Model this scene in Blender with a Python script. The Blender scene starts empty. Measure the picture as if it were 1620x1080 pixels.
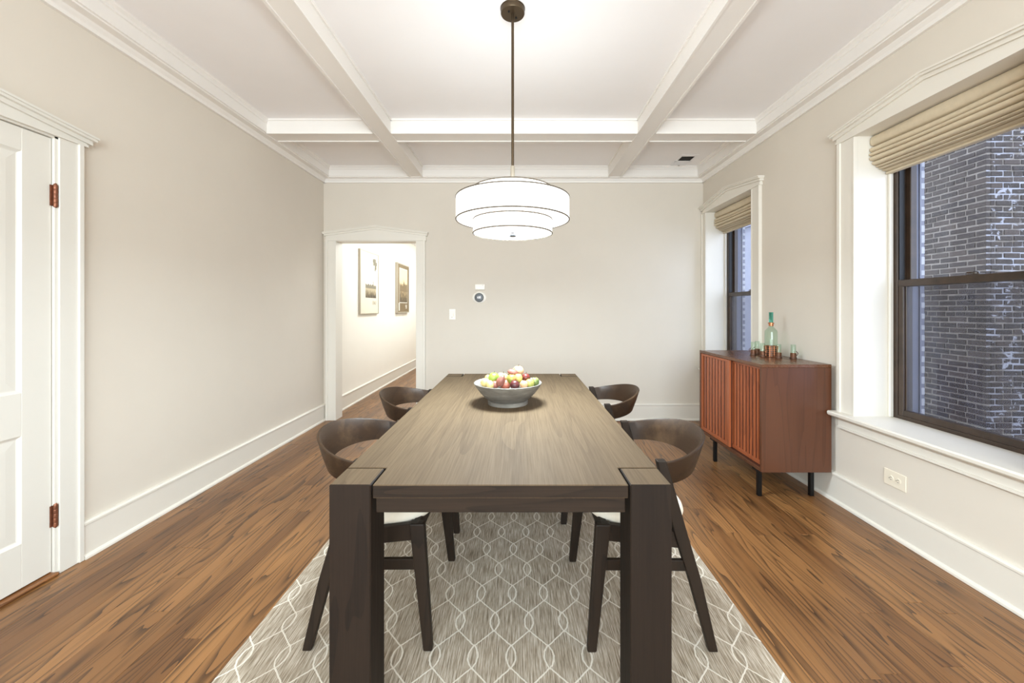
import bpy, bmesh, math, random
from mathutils import Vector, Matrix
random.seed(7)
PI = math.pi
SC = bpy.context.scene
COL = SC.collection

# ------------------------------------------------------------------ camera
F = 630.0                      # focal length in pixels of the 1620-wide frame
VX, VY = 820.5, 487.5          # vanishing point of the room's depth lines
EYE = 1.28
cam = bpy.data.cameras.new('camera')
cam.sensor_width = 36.0
cam.lens = F / 1620 * 36
cam.shift_x = -(VX - 810) / 1620
cam.shift_y = -(540 - VY) / 1620
cam.clip_start = 0.03
cam_o = bpy.data.objects.new('camera', cam)
cam_o.location = (0, 0, EYE)
cam_o.rotation_euler = (PI / 2, 0, 0)
COL.objects.link(cam_o)
SC.camera = cam_o

# ------------------------------------------------------------------ world, lights, exposure
world = bpy.data.worlds.new('overcast_sky')
SC.world = world
world.use_nodes = True
bg = world.node_tree.nodes['Background']
bg.inputs[0].default_value = (0.69, 0.79, 1.0, 1)
bg.inputs[1].default_value = 3.0

def area(name, loc, rot, sx, sy, power, color, spread=180):
    l = bpy.data.lights.new(name, 'AREA')
    l.shape = 'RECTANGLE'; l.size = sx; l.size_y = sy
    l.energy = power; l.color = color; l.spread = math.radians(spread)
    o = bpy.data.objects.new(name, l)
    o.location = loc; o.rotation_euler = rot
    COL.objects.link(o)
    return o
# added fill lights: one behind the camera, one unseen below the hall ceiling
area('rear_fill_light', (-0.1, -2.3, 1.7), (-PI / 2, 0, PI), 3.6, 2.0, 165, (0.80, 0.93, 1.0))
area('hall_fill_light', (-1.2, 7.0, 2.6), (0, 0, 0), 0.35, 3.8, 37, (0.84, 0.94, 1.0))

SC.view_settings.view_transform = 'Standard'
SC.view_settings.look = 'None'
SC.view_settings.gamma = 1.0
SC.view_settings.use_curve_mapping = False
SC.view_settings.exposure = 0.72
SC.cycles.use_denoising = True
SC.cycles.max_bounces = 14
SC.cycles.diffuse_bounces = 8
SC.cycles.transparent_max_bounces = 24
SC.cycles.caustics_reflective = False
SC.cycles.caustics_refractive = False

# ------------------------------------------------------------------ helpers: meshes
class MB:
    def __init__(self):
        self.v = []; self.f = []
    def box(self, x0, x1, y0, y1, z0, z1):
        b = len(self.v)
        x0, x1 = min(x0, x1), max(x0, x1); y0, y1 = min(y0, y1), max(y0, y1); z0, z1 = min(z0, z1), max(z0, z1)
        self.v += [(x0, y0, z0), (x1, y0, z0), (x1, y1, z0), (x0, y1, z0), (x0, y0, z1), (x1, y0, z1), (x1, y1, z1), (x0, y1, z1)]
        self.f += [tuple(b + i for i in q) for q in ((3, 2, 1, 0), (4, 5, 6, 7), (0, 1, 5, 4), (1, 2, 6, 5), (2, 3, 7, 6), (3, 0, 4, 7))]
        return self
    def sections(self, secs, cap=True, closed=False):
        """loft a list of rings with equal vertex counts"""
        b = len(self.v); n = len(secs[0]); m = len(secs)
        for s in secs: self.v += [tuple(p) for p in s]
        for i in range(m if closed else m - 1):
            for j in range(n):
                a = b + i * n + j; c = b + i * n + (j + 1) % n
                d = b + ((i + 1) % m) * n + (j + 1) % n; e = b + ((i + 1) % m) * n + j
                self.f.append((a, c, d, e))
        if cap and not closed:
            self.f.append(tuple(b + j for j in reversed(range(n))))
            self.f.append(tuple(b + (m - 1) * n + j for j in range(n)))
        return self
    def prism(self, poly, axis, a0, a1):
        """poly of 2-d points pushed along an axis: 'x' -> (a,p,q), 'y' -> (p,a,q), 'z' -> (p,q,a)"""
        def at(p, a):
            return (a, p[0], p[1]) if axis == 'x' else (p[0], a, p[1]) if axis == 'y' else (p[0], p[1], a)
        return self.sections([[at(p, a0) for p in poly], [at(p, a1) for p in poly]])
    def run(self, prof, axis, a0, a1, wall, dirn):
        """moulding profile (offset from wall, z) along a wall"""
        return self.prism([(wall + dirn * o, z) for o, z in prof], 'y' if axis == 'y' else 'x', a0, a1)
    def lathe(self, prof, n=32, cx=0, cy=0, cz=0, closed=False):
        secs = [[(cx + r * math.cos(2 * PI * k / n), cy + r * math.sin(2 * PI * k / n), cz + z) for k in range(n)] for r, z in prof]
        return self.sections(secs, cap=not closed, closed=closed)
    def tube(self, pts, r, n=8):
        pts = [Vector(p) for p in pts]
        secs = []
        for i, p in enumerate(pts):
            d = (pts[min(i + 1, len(pts) - 1)] - pts[max(i - 1, 0)]).normalized()
            up = Vector((0, 0, 1)) if abs(d.z) < 0.9 else Vector((1, 0, 0))
            a = d.cross(up).normalized(); b2 = d.cross(a).normalized()
            rr = r[i] if isinstance(r, (list, tuple)) else r
            secs.append([p + a * rr * math.cos(2 * PI * k / n) + b2 * rr * math.sin(2 * PI * k / n) for k in range(n)])
        return self.sections(secs)
    def ring(self, R, r, cx=0, cy=0, cz=0, n=48, m=6):
        secs = []
        for k in range(n):
            t = 2 * PI * k / n
            secs.append([(cx + (R + r * math.cos(2 * PI * j / m)) * math.cos(t), cy + (R + r * math.cos(2 * PI * j / m)) * math.sin(t), cz + r * math.sin(2 * PI * j / m)) for j in range(m)])
        return self.sections(secs, closed=True)
    def mesh(self, name, material, smooth=None, bevel=0, seg=1):
        me = bpy.data.meshes.new(name)
        me.from_pydata(self.v, [], self.f)
        bm = bmesh.new(); bm.from_mesh(me)
        bmesh.ops.recalc_face_normals(bm, faces=bm.faces)
        if bevel:
            bmesh.ops.bevel(bm, geom=list(bm.edges), offset=bevel, segments=seg, affect='EDGES', profile=0.5, clamp_overlap=True)
        bm.to_mesh(me); bm.free()
        if smooth is not None:
            me.shade_smooth(); me.set_sharp_from_angle(angle=math.radians(smooth))
        if material: me.materials.append(material)
        return me
    def build(self, name, material, parent=None, smooth=None, bevel=0, seg=1, loc=None):
        o = bpy.data.objects.new(name, self.mesh(name, material, smooth, bevel, seg))
        COL.objects.link(o)
        if parent: o.parent = parent
        if loc: o.location = loc
        return o

def tag(o, label=None, cat=None, group=None, kind=None):
    if label: o['label'] = label
    if cat: o['category'] = cat
    if group: o['group'] = group
    if kind: o['kind'] = kind
    return o
def thing(name, label, cat, loc=(0, 0, 0), rz=0, group=None, kind=None):
    o = bpy.data.objects.new(name, None)
    o.empty_display_size = 0.1
    o.location = loc; o.rotation_euler = (0, 0, rz)
    COL.objects.link(o)
    return tag(o, label, cat, group, kind)
def struct(o, label, cat):
    return tag(o, label, cat, None, 'structure')
def kids(o): return [c for c in bpy.data.objects if c.parent == o]
def dup(o, parent=None):
    c = o.copy(); COL.objects.link(c); c.parent = parent
    for ch in kids(o): dup(ch, c)
    return c

# ------------------------------------------------------------------ helpers: materials
def s2l(r, g, b):
    f = lambda c: (c / 255 / 12.92) if c / 255 <= 0.04045 else ((c / 255 + 0.055) / 1.055) ** 2.4
    return (f(r), f(g), f(b), 1)
class NT:
    def __init__(self, name):
        self.m = bpy.data.materials.new(name); self.m.use_nodes = True
        self.t = self.m.node_tree; self.p = self.t.nodes['Principled BSDF']; self.out = self.t.nodes['Material Output']
    def n(self, kind, **kw):
        nd = self.t.nodes.new(kind)
        for k, v in kw.items():
            if k.startswith('i_'):
                key = k[2:]
                key = int(key) if key.isdigit() else key.replace('_', ' ')
                s = nd.inputs[key]
                if isinstance(v, bpy.types.NodeSocket): self.t.links.new(v, s)
                else: s.default_value = v
            else: setattr(nd, k, v)
        return nd
    def math(self, op, a, b=None, c=None, clamp=False):
        nd = self.t.nodes.new('ShaderNodeMath'); nd.operation = op; nd.use_clamp = clamp
        for i, v in enumerate((a, b, c)):
            if v is None: continue
            if isinstance(v, bpy.types.NodeSocket): self.t.links.new(v, nd.inputs[i])
            else: nd.inputs[i].default_value = v
        return nd.outputs[0]
    def mix(self, fac, a, b, mode='MIX'):
        nd = self.t.nodes.new('ShaderNodeMix'); nd.data_type = 'RGBA'; nd.blend_type = mode
        for s, v in ((nd.inputs[0], fac), (nd.inputs[6], a), (nd.inputs[7], b)):
            if isinstance(v, bpy.types.NodeSocket): self.t.links.new(v, s)
            else: s.default_value = v
        return nd.outputs[2]
    def ramp(self, fac, stops):
        nd = self.t.nodes.new('ShaderNodeValToRGB'); cr = nd.color_ramp
        while len(cr.elements) < len(stops): cr.elements.new(0.5)
        for e, (p, c) in zip(cr.elements, stops):
            e.position = p; e.color = c if len(c) == 4 else (*c, 1)
        self.t.links.new(fac, nd.inputs[0])
        return nd.outputs[0]
    def link(self, a, b): self.t.links.new(a, b)
    def coords(self, scale, rnd=0.0, space='Object', rot=(0, 0, 0)):
        tc = self.n('ShaderNodeTexCoord').outputs[space]
        if rnd:
            oi = self.n('ShaderNodeObjectInfo')
            off = self.math('MULTIPLY', oi.outputs['Random'], rnd)
            cv = self.n('ShaderNodeCombineXYZ', i_0=off, i_1=off, i_2=off)
            va = self.n('ShaderNodeVectorMath', operation='ADD', i_0=tc, i_1=cv.outputs[0]); tc = va.outputs[0]
        mp = self.n('ShaderNodeMapping', i_Vector=tc, i_Scale=scale, i_Rotation=rot)
        return mp.outputs[0]
    def noise(self, vec, scale=1, detail=2, rough=0.5, dist=0):
        nd = self.n('ShaderNodeTexNoise', i_Vector=vec, i_Scale=scale, i_Detail=detail, i_Roughness=rough, i_Distortion=dist)
        return nd.outputs[0]
    def bump(self, h, strength=0.2, dist=0.01):
        b = self.n('ShaderNodeBump', i_Height=h, i_Strength=strength, i_Distance=dist)
        self.link(b.outputs[0], self.p.inputs['Normal'])

def plain(name, rgb, rough=0.5, metal=0.0, var=0.03, spec=0.5, vscale=3.0):
    k = NT(name); c = s2l(*rgb)
    if var:
        nz = k.noise(k.coords((vscale,) * 3), 1, 4, 0.6)
        lo = tuple(x * (1 - var) for x in c[:3]) + (1,); hi = tuple(min(1, x * (1 + var)) for x in c[:3]) + (1,)
        k.link(k.ramp(nz, [(0.3, lo), (0.7, hi)]), k.p.inputs['Base Color'])
    else: k.p.inputs['Base Color'].default_value = c
    k.p.inputs['Roughness'].default_value = rough
    k.p.inputs['Metallic'].default_value = metal
    k.p.inputs['Specular IOR Level'].default_value = spec
    return k.m

def wood(name, dark, mid, light, grain='y', rough=0.45, rings=10, ring_amt=0.5, streak=0.5, tone=0.25, wid=6.0, lng=0.8, rnd=40.0, spec=0.5, bump=0.12, fine=180.0, worn=None):
    k = NT(name)
    ax = 'xyz'.index(grain)
    sc = [wid] * 3; sc[ax] = lng
    sf = [fine] * 3; sf[ax] = fine / 40
    base = k.coords(tuple(sc), rnd)
    nz = k.noise(base, 1, 1.5, 0.45, 0.25)
    fr = k.math('FRACT', k.math('MULTIPLY', nz, rings))
    fv = k.coords(tuple(sf), rnd)
    fn = k.noise(fv, 1, 4, 0.65)
    # asymmetrical growth ring: slow rise, quick fall
    ringv = k.math('ADD', k.math('MULTIPLY', k.math('POWER', fr, 3.0), ring_amt), k.math('MULTIPLY', fn, streak))
    broad = k.noise(k.coords(tuple(s * 0.35 for s in sc), rnd * 1.7), 1, 2, 0.5)
    oi = k.n('ShaderNodeObjectInfo')
    t = k.math('ADD', k.math('MULTIPLY', k.math('SUBTRACT', oi.outputs['Random'], 0.5), tone), k.math('MULTIPLY', k.math('SUBTRACT', broad, 0.5), 0.9))
    basec = k.ramp(k.math('ADD', t, 0.5, clamp=True), [(0.1, s2l(*mid)), (0.9, s2l(*light))])
    fac = k.ramp(ringv, [(0.28, (0, 0, 0)), (0.95, (1, 1, 1))])
    col = k.mix(fac, basec, s2l(*dark))
    if worn:
        wn = k.ramp(k.noise(k.coords((3, 3, 3), rnd), 1, 6, 0.75), [(0.52, (0, 0, 0)), (0.72, (1, 1, 1))])
        col = k.mix(k.math('MULTIPLY', wn, 0.55), col, s2l(*worn))
    k.link(col, k.p.inputs['Base Color'])
    rr = k.n('ShaderNodeMapRange', i_Value=fn, i_3=rough - 0.08, i_4=rough + 0.12)
    k.link(rr.outputs[0], k.p.inputs['Roughness'])
    k.p.inputs['Specular IOR Level'].default_value = spec
    k.bump(ringv, bump, 0.002)
    return k.m

def emit(name, rgb, strength):
    k = NT(name)
    k.p.inputs['Base Color'].default_value = (0.9, 0.88, 0.84, 1)
    k.p.inputs['Emission Color'].default_value = (*rgb, 1)
    k.p.inputs['Emission Strength'].default_value = strength
    return k.m

def pane_mat(name, tint, refl=0.06, haze=0.0, hazecol=(0.5, 0.52, 0.6, 1)):
    k = NT(name)
    tr = k.n('ShaderNodeBsdfTransparent', i_Color=(*tint, 1))
    gl = k.n('ShaderNodeBsdfGlossy', i_Roughness=0.02)
    lw = k.n('ShaderNodeLayerWeight', i_Blend=0.5)
    fr = k.math('ADD', k.math('MULTIPLY', k.math('POWER', lw.outputs['Facing'], 4.0), 0.6), refl * 0.4)
    mx = k.n('ShaderNodeMixShader', i_0=fr, i_1=tr.outputs[0], i_2=gl.outputs[0])
    res = mx.outputs[0]
    if haze:
        nz = k.ramp(k.noise(k.coords((6, 6, 2)), 1, 4, 0.6), [(0.35, (0, 0, 0)), (0.75, (haze * 2,) * 3)])
        df = k.n('ShaderNodeBsdfTranslucent', i_Color=hazecol)
        mh = k.n('ShaderNodeMixShader', i_0=nz, i_1=res, i_2=df.outputs[0]); res = mh.outputs[0]
    k.link(res, k.out.inputs[0])
    return k.m

def glass_mat(name, rgb, rough=0.0):
    k = NT(name)
    k.p.inputs['Base Color'].default_value = (*rgb, 1)
    k.p.inputs['Transmission Weight'].default_value = 1.0
    k.p.inputs['Roughness'].default_value = rough
    k.p.inputs['IOR'].default_value = 1.42
    return k.m

M = {}
M['wall'] = plain('wall_paint', (215, 207, 195), 0.85, var=0.012)
M['trim'] = plain('trim_paint', (225, 220, 210), 0.42, var=0.01)
M['ceil'] = plain('ceiling_paint', (241, 239, 239), 0.9, var=0.01)
M['beam'] = plain('beam_paint', (234, 230, 225), 0.5, var=0.01)
M['door'] = plain('door_paint', (221, 218, 210), 0.4, var=0.01)
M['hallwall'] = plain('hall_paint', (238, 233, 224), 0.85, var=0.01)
M['oak'] = wood('oak_floor', (46, 28, 15), (110, 73, 41), (150, 106, 63), 'y', 0.32, rings=13, ring_amt=0.62, streak=0.5, tone=0.6, wid=10, lng=0.62, rnd=60, bump=0.05, fine=260)
M['subfloor'] = plain('subfloor_wood', (150, 104, 64), 0.5, var=0.1)
M['threshold'] = wood('threshold_oak', (70, 42, 20), (120, 76, 42), (150, 100, 58), 'y', 0.3)
M['table_top_lit'] = wood('table_top_lit_wood', (54, 41, 29), (88, 72, 53), (104, 87, 66), 'y', 0.68, rings=5, ring_amt=0.16, streak=0.7, tone=0.05, spec=0.2, wid=9.0, lng=0.5, bump=0.1, fine=160)  # same wood as the legs, colour lightened to carry light from above
M['table'] = wood('table_leg_shaded_wood', (16, 11, 8), (30, 22, 16), (40, 29, 21), 'z', 0.6, rings=6, ring_amt=0.3, streak=0.6, spec=0.2, tone=0.1, wid=6, lng=0.8, fine=150)  # same wood, colour darkened to carry the shade on upright faces
M['table_shaded_x'] = wood('table_apron_shaded_wood', (17, 12, 9), (34, 25, 18), (48, 36, 26), 'x', 0.6, rings=6, ring_amt=0.3, streak=0.65, spec=0.2, tone=0.1, wid=10, lng=0.8, fine=150)  # shade-darkened copy with the grain along x
M['chair'] = wood('chair_wood', (18, 13, 9), (34, 25, 18), (44, 33, 24), 'z', 0.5, spec=0.25, rings=6, ring_amt=0.35, streak=0.5, tone=0.15, wid=8, lng=1.0, fine=150)
M['band'] = wood('backrest_wood', (20, 13, 8), (40, 26, 15), (54, 37, 23), 'y', 0.42, spec=0.3, rings=5, ring_amt=0.3, streak=0.5, tone=0.15, wid=7, lng=1.5, fine=120, worn=(92, 70, 48))
M['cushion'] = plain('seat_fabric', (232, 224, 208), 0.9, var=0.04, vscale=40)
M['teak'] = wood('teak_panel', (50, 25, 14), (82, 47, 29), (98, 59, 38), 'z', 0.33, rings=8, ring_amt=0.28, streak=0.5, tone=0.05, wid=7, lng=0.5, fine=150)
M['teak_x'] = wood('teak_top', (64, 36, 20), (92, 57, 36), (112, 73, 48), 'y', 0.25, rings=6, ring_amt=0.3, streak=0.5, tone=0.05, wid=5, lng=0.6, fine=150)
M['slat'] = wood('teak_slat', (86, 38, 19), (144, 75, 43), (166, 92, 56), 'z', 0.35, rings=4, ring_amt=0.3, streak=0.45, tone=0.5, wid=8, lng=0.9, fine=150)
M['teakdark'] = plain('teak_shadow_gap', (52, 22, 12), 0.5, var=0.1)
M['black'] = plain('black_steel', (28, 27, 27), 0.4, 0.6, var=0.05)
M['bronze'] = plain('bronze_metal', (84, 70, 53), 0.38, 0.75, var=0.08)
M['nickel'] = plain('satin_nickel', (176, 166, 150), 0.35, 0.7, var=0.05)
M['hinge'] = plain('copper_hinge', (132, 84, 62), 0.4, 0.6, var=0.25, vscale=60)
M['hole'] = plain('dark_hole', (30, 24, 18), 0.9, var=0)
M['sash'] = plain('dark_sash_paint', (60, 46, 36), 0.32, var=0.25, vscale=14)
M['track'] = plain('black_track', (14, 13, 13), 0.5, var=0.0)
M['alu'] = plain('exterior_trim_paint', (112, 113, 126), 0.5, var=0.05)
M['mort_edge'] = plain('pale_mortar', (176, 176, 180), 0.9, var=0.1, vscale=20)
M['pane'] = pane_mat('window_glass', (0.96, 0.97, 0.98))
M['pane_low'] = pane_mat('screened_glass', (0.74, 0.74, 0.75), haze=0.012)
M['shade_fabric'] = plain('linen_shade', (206, 192, 167), 0.95, var=0.05, vscale=30)
M['plastic'] = plain('white_plastic', (240, 236, 228), 0.35, var=0.0)
M['plate'] = plain('cream_plate', (233, 224, 206), 0.4, var=0.0)
M['gloss_black'] = plain('black_glass', (20, 15, 13), 0.3, var=0.0)
M['shade_lit'] = emit('lit_drum_fabric', (1.0, 0.98, 0.95), 1.12)
M['diffuser'] = emit('lit_diffuser', (1.0, 0.98, 0.95), 1.3)
M['rim'] = plain('shade_rim', (98, 90, 78), 0.5, 0.3, var=0)
M['seam'] = plain('shade_seam', (196, 190, 176), 0.7, var=0)
M['display'] = emit('thermostat_digits', (0.9, 0.92, 1.0), 0.35)
M['copper'] = plain('copper_wire', (190, 124, 88), 0.3, 0.85, var=0.1, vscale=50)
M['copper_dark'] = plain('aged_copper', (96, 70, 56), 0.4, 0.7, var=0.3, vscale=60)
M['glass'] = pane_mat('pale_green_glass', (0.91, 0.965, 0.93), 0.08)
M['teal'] = glass_mat('teal_glass', (0.10, 0.42, 0.33))
M['ink'] = plain('print_ink', (134, 126, 108), 0.8, var=0)
M['ink_white'] = plain('white_ink', (226, 220, 206), 0.8, var=0)

# ------------------------------------------------------------------ room shell
XL, XR, YB, ZC = -2.235, 2.115, 4.565, 2.885
YR = -2.6                        # rear wall, behind the camera
XO = 2.535                       # outer face of the right-hand outside wall
YH = 9.2                         # end of the hall
W1 = (1.61, 2.49); W2 = (3.585, 4.465); WZ = (0.605, 2.355)

floor = MB().box(XL - 0.2, XR + 0.4, YR, YB + 0.07, -0.2, -0.012).box(XL - 0.2, -0.8, YB + 0.07, YH, -0.2, -0.012).box(XL, XR, YR, 0.25, -0.012, 0).build('floor', M['subfloor'])
struct(floor, 'oak strip floor running the length of the room', 'floor')
PW = 0.083
lens = [0.62, 0.9, 1.2, 1.5, 1.9]
pmesh = [MB().box(0.0004, PW - 0.0004, 0.0004, L - 0.0004, -0.012, 0).mesh('plank', M['oak'], bevel=0.0008) for L in lens]
def lay(x0, x1, y0, y1):
    n = 0
    rows = math.ceil((x1 - x0) / PW)
    for r in range(rows):
        y = y0 - random.random() * 1.0
        last = -1
        while y < y1:
            i = random.choice([q for q in range(len(lens)) if q != last and lens[q] > 0.8] if random.random() < .75 else range(len(lens))); last = i
            if y + lens[i] > y0 + 0.15:
                o = bpy.data.objects.new('plank', pmesh[i]); o.location = (x0 + r * PW, y, random.uniform(-0.0004, 0)); o.parent = floor
                COL.objects.link(o); n += 1
            y += lens[i]
    return n
n_planks = lay(XL + 0.012, XR - 0.03, 0.3, YB - 0.4)

wl = MB()
wl.box(XL - 0.16, XL, YR, 1.07, 0, 3.0).box(XL - 0.16, XL, 1.92, YH, 0, 3.0).box(XL - 0.16, XL, 1.07, 1.92, 2.11, 3.0).box(XL - 0.16, XL - 0.075, 1.07, 1.92, 0, 2.11)
struct(wl.build('wall_left', M['wall']), 'long plain greige wall with a white door in it', 'wall')
wb = MB()
wb.box(XL, -2.11, YB, YB + 0.14, 0, 3.0).box(-1.15, XR, YB, YB + 0.14, 0, 3.0).box(-2.11, -1.15, YB, YB + 0.14, 2.06, 3.0)
struct(wb.build('wall_back', M['wall']), 'greige end wall holding the doorway and thermostat', 'wall')
wr = MB()
wr.box(XR, XO, YR, 4.9, -0.2, WZ[0] - 0.03).box(XR, XO, YR, 4.9, WZ[1] + 0.02, 3.1)
for a, b in ((YR, W1[0] - 0.02), (W1[1] + 0.02, W2[0] - 0.02), (W2[1] + 0.02, 4.9)):
    wr.box(XR, XO, a, b, WZ[0] - 0.03, WZ[1] + 0.02)
struct(wr.build('wall_right', M['wall']), 'greige outside wall with the two sash windows', 'wall')
struct(MB().box(XL, XR, YR - 0.15, YR, 0, 3.0).build('wall_rear', M['wall']), 'plain greige wall behind the viewpoint', 'wall')
ceil = MB().box(XL - 0.2, XR + 0.1, YR - 0.1, YB + 0.1, ZC, 3.05).build('ceiling', M['ceil'])
struct(ceil, 'white coffered ceiling with crossing box beams', 'ceiling')
def beam(x0, x1, y0, y1, along):
    m = MB().box(x0, x1, y0, y1, 2.765, ZC + 0.01)
    e = 0.012
    if along == 'y':
        m.box(x0 - 0.004, x0 + e, y0, y1, 2.758, 2.775).box(x1 - e, x1 + 0.004, y0, y1, 2.758, 2.775)
        m.box(x0 - 0.01, x1 + 0.01, y0, y1, 2.868, ZC + 0.005)
    else:
        m.box(x0, x1, y0 - 0.004, y0 + e, 2.758, 2.775).box(x0, x1, y1 - e, y1 + 0.004, 2.758, 2.775)
        m.box(x0, x1, y0 - 0.01, y1 + 0.01, 2.868, ZC + 0.005)
    return m.build('beam', M['beam'], ceil)
XB = (-1.23, -1.085); XB2 = (1.01, 1.155); YC = (3.375, 3.545); YC0 = (0.62, 0.79)
for xb in (XB, XB2): beam(xb[0], xb[1], YR + 0.1, 4.49, 'y')
for yc in (YC, YC0):
    xs = [XL + 0.1, XB[0], XB[1], XB2[0], XB2[1], XR - 0.1]
    for i in (0, 2, 4): beam(xs[i], xs[i + 1], yc[0], yc[1], 'x')
CROWN = [(0, 2.715), (0.020, 2.715), (0.022, 2.735), (0.036, 2.748), (0.042, 2.756), (0.088, 2.758), (0.088, 2.766), (0.100, 2.768), (0.100, 2.842), (0.106, 2.846), (0.106, 2.862), (0.118, 2.875), (0.120, ZC), (0, ZC)]
for i, (ax, a0, a1, w, d, lb) in enumerate((('y', YR, YB, XL, 1, 'above the plain long wall'), ('y', YR, YB, XR, -1, 'above the window wall'), ('x', XL, XR, YB, -1, 'above the doorway wall'), ('x', XL, XR, YR, 1, 'above the rear wall'))):
    prof = CROWN if i != 2 else [(o * 0.8, z) for o, z in CROWN]
    struct(MB().run(prof, ax, a0, a1, w, d).build('trim_%d' % (i + 1), M['beam']), 'white stepped crown moulding ' + lb, 'moulding')
BASE = [(0, 0), (0.034, 0), (0.033, 0.010), (0.028, 0.018), (0.020, 0.021), (0.020, 0.168), (0.026, 0.172), (0.026, 0.182), (0.016, 0.190), (0, 0.190)]
def base(name, runs, lb, mat='trim'):
    m = MB()
    for r in runs: m.run(BASE, *r)
    struct(m.build(name, M[mat]), lb, 'baseboard')
base('baseboard_left', [('y', YR, 0.966, XL, 1), ('y', 2.026, YB, XL, 1)], 'tall white baseboard along the plain long wall')
base('baseboard_right', [('y', YR, YB, XR, -1)], 'tall white baseboard under the windows')
base('baseboard_back', [('x', -1.066, XR, YB, -1)], 'tall white baseboard along the end wall')

# the hall seen through the doorway
struct(MB().box(-0.95, -0.8, YB + 0.14, YH, 0, 2.7).build('wall_hall', M['hallwall']), 'inner wall of the hall beyond the doorway', 'wall')
struct(MB().box(XL, -0.95, YH, YH + 0.1, 0, 2.7).build('wall_hall_end', M['hallwall']), 'far end wall of the hall', 'wall')
struct(MB().box(XL - 0.1, -0.8, YB + 0.14, YH + 0.1, 2.62, 2.75).build('ceiling_hall', M['ceil']), 'ceiling of the hall beyond the doorway', 'ceiling')
struct(MB().box(XL, XL + 0.004, YB + 0.14, YH, 0, 2.62).build('wall_hall_left', M['hallwall']), 'bright cream hall wall hung with two framed prints', 'wall')
base('baseboard_hall', [('y', YB + 0.14, YH, XL + 0.004, 1)], 'tall white baseboard running down the hall')
n_planks += lay(XL + 0.012, -0.95, YB - 0.4 + 0.4, YH - 0.6)

# ------------------------------------------------------------------ casings, door, doorway, windows
def pediment(axis, wall, d, a0, a1, z0, zend, zpk, mat, parent, over=0.03):
    """peaked head casing; offset d along the wall normal"""
    mid = (a0 + a1) / 2
    ax = 'x' if axis == 'x' else 'y'
    def pr(m, poly, o0, o1):
        if axis == 'x':   # wall runs along x, normal is y
            m.sections([[(p, wall + d * o0, z) for p, z in poly], [(p, wall + d * o1, z) for p, z in poly]])
        else:
            m.sections([[(wall + d * o0, p, z) for p, z in poly], [(wall + d * o1, p, z) for p, z in poly]])
        return m
    h = pr(MB(), [(a0, z0), (a1, z0), (a1, zend - 0.03), (mid, zpk - 0.03), (a0, zend - 0.03)], 0, 0.024).build('head_casing', M[mat], parent)
    cm = MB()
    t = 0.03
    for o1, zo, zt in ((0.036, -0.042, -0.018), (0.052, -0.022, -0.008), (0.06, -0.010, 0.0)):
        e = over * (o1 / 0.06)
        s = (zpk - zend) / (mid - a0)
        poly = [(a0 - e, zend - s * e + zo), (mid, zpk + zo), (a1 + e, zend - s * e + zo), (a1 + e, zend - s * e + zt), (mid, zpk + zt), (a0 - e, zend - s * e + zt)]
        b = len(cm.v)
        def pt(p, o): return (p[0], wall + d * o, p[1]) if axis == 'x' else (wall + d * o, p[0], p[1])
        # two convex halves
        for q in ([poly[0], poly[1], poly[4], poly[5]], [poly[1], poly[2], poly[3], poly[4]]):
            cm.sections([[pt(p, 0) for p in q], [pt(p, o1) for p in q]])
    cm.build('cap_molding', M[mat], h)
    nb = pr(MB(), [(a0 - 0.004, z0 - 0.0015), (a1 + 0.004, z0 - 0.0015), (a1 + 0.004, z0 + 0.012), (a0 - 0.004, z0 + 0.012)], 0, 0.029)
    nb.build('bead', M[mat], h)
    return h

# door_1 : white panelled door in the long wall
d1 = thing('door_1', 'white panelled door with copper hinges in the long wall', 'door', (XL, 1.5, 0), kind='structure')
def wb_(b): return b
Y0, Y1 = 1.105, 1.905
m = MB()
def vbox(m, x0, x1, y0, y1, z0, z1): return m.box(x0, x1, y0 - 1.5, y1 - 1.5, z0, z1)
dz0, dz1 = 0.022, 2.092
slab = MB()
vbox(slab, -0.05, 0.0, Y0, Y0 + 0.115, dz0, dz1); vbox(slab, -0.05, 0.0, Y1 - 0.115, Y1, dz0, dz1)
for a, b in ((dz0, 0.223), (0.705, 0.90), (1.988, dz1)): vbox(slab, -0.05, 0.0, Y0 + 0.115, Y1 - 0.115, a, b)
slab_o = slab.build('door_leaf', M['door'], d1, bevel=0.0015)
for a, b in ((0.223, 0.705), (0.90, 1.988)):
    p = MB()
    y0, y1 = Y0 + 0.115 - 1.5, Y1 - 0.115 - 1.5
    # recessed panel with a sloping raised border
    secs = []
    for ins, dx in ((0, -0.002), (0.010, -0.009), (0.014, -0.010), (0.05, -0.007), (0.055, -0.007)):
        secs.append([(dx, y0 + ins, a + ins), (dx, y1 - ins, a + ins), (dx, y1 - ins, b - ins), (dx, y0 + ins, b - ins)])
    p.sections(secs, cap=False); n0 = len(p.v); p.f.append((n0 - 4, n0 - 3, n0 - 2, n0 - 1))
    p.build('panel', M['door'], slab_o)
for zz in (0.285, 1.82):
    h = MB()
    vbox(h, -0.002, 0.004, 1.897, 1.908, zz - 0.05, zz + 0.05)
    h.build('hinge_leaf', M['hinge'], d1)
    h2 = MB()
    for k in range(5):
        z_ = zz - 0.052 + k * 0.021
        h2.lathe([(0.0085, z_), (0.009, z_ + 0.002), (0.009, z_ + 0.018), (0.0085, z_ + 0.0195)], 12, 0.010, 1.913 - 1.5)
    h2.lathe([(0.004, zz - 0.058), (0.007, zz - 0.054), (0.007, zz + 0.054), (0.004, zz + 0.06)], 12, 0.010, 1.913 - 1.5)
    o = h2.build('hinge', M['hinge'], d1, smooth=40)
    o['label'] = 'copper coloured hinge knuckle'
jm = MB(); vbox(jm, -0.075, 0.012, 1.908, 1.922, 0, 2.105); jm.build('jamb', M['door'], d1)
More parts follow.
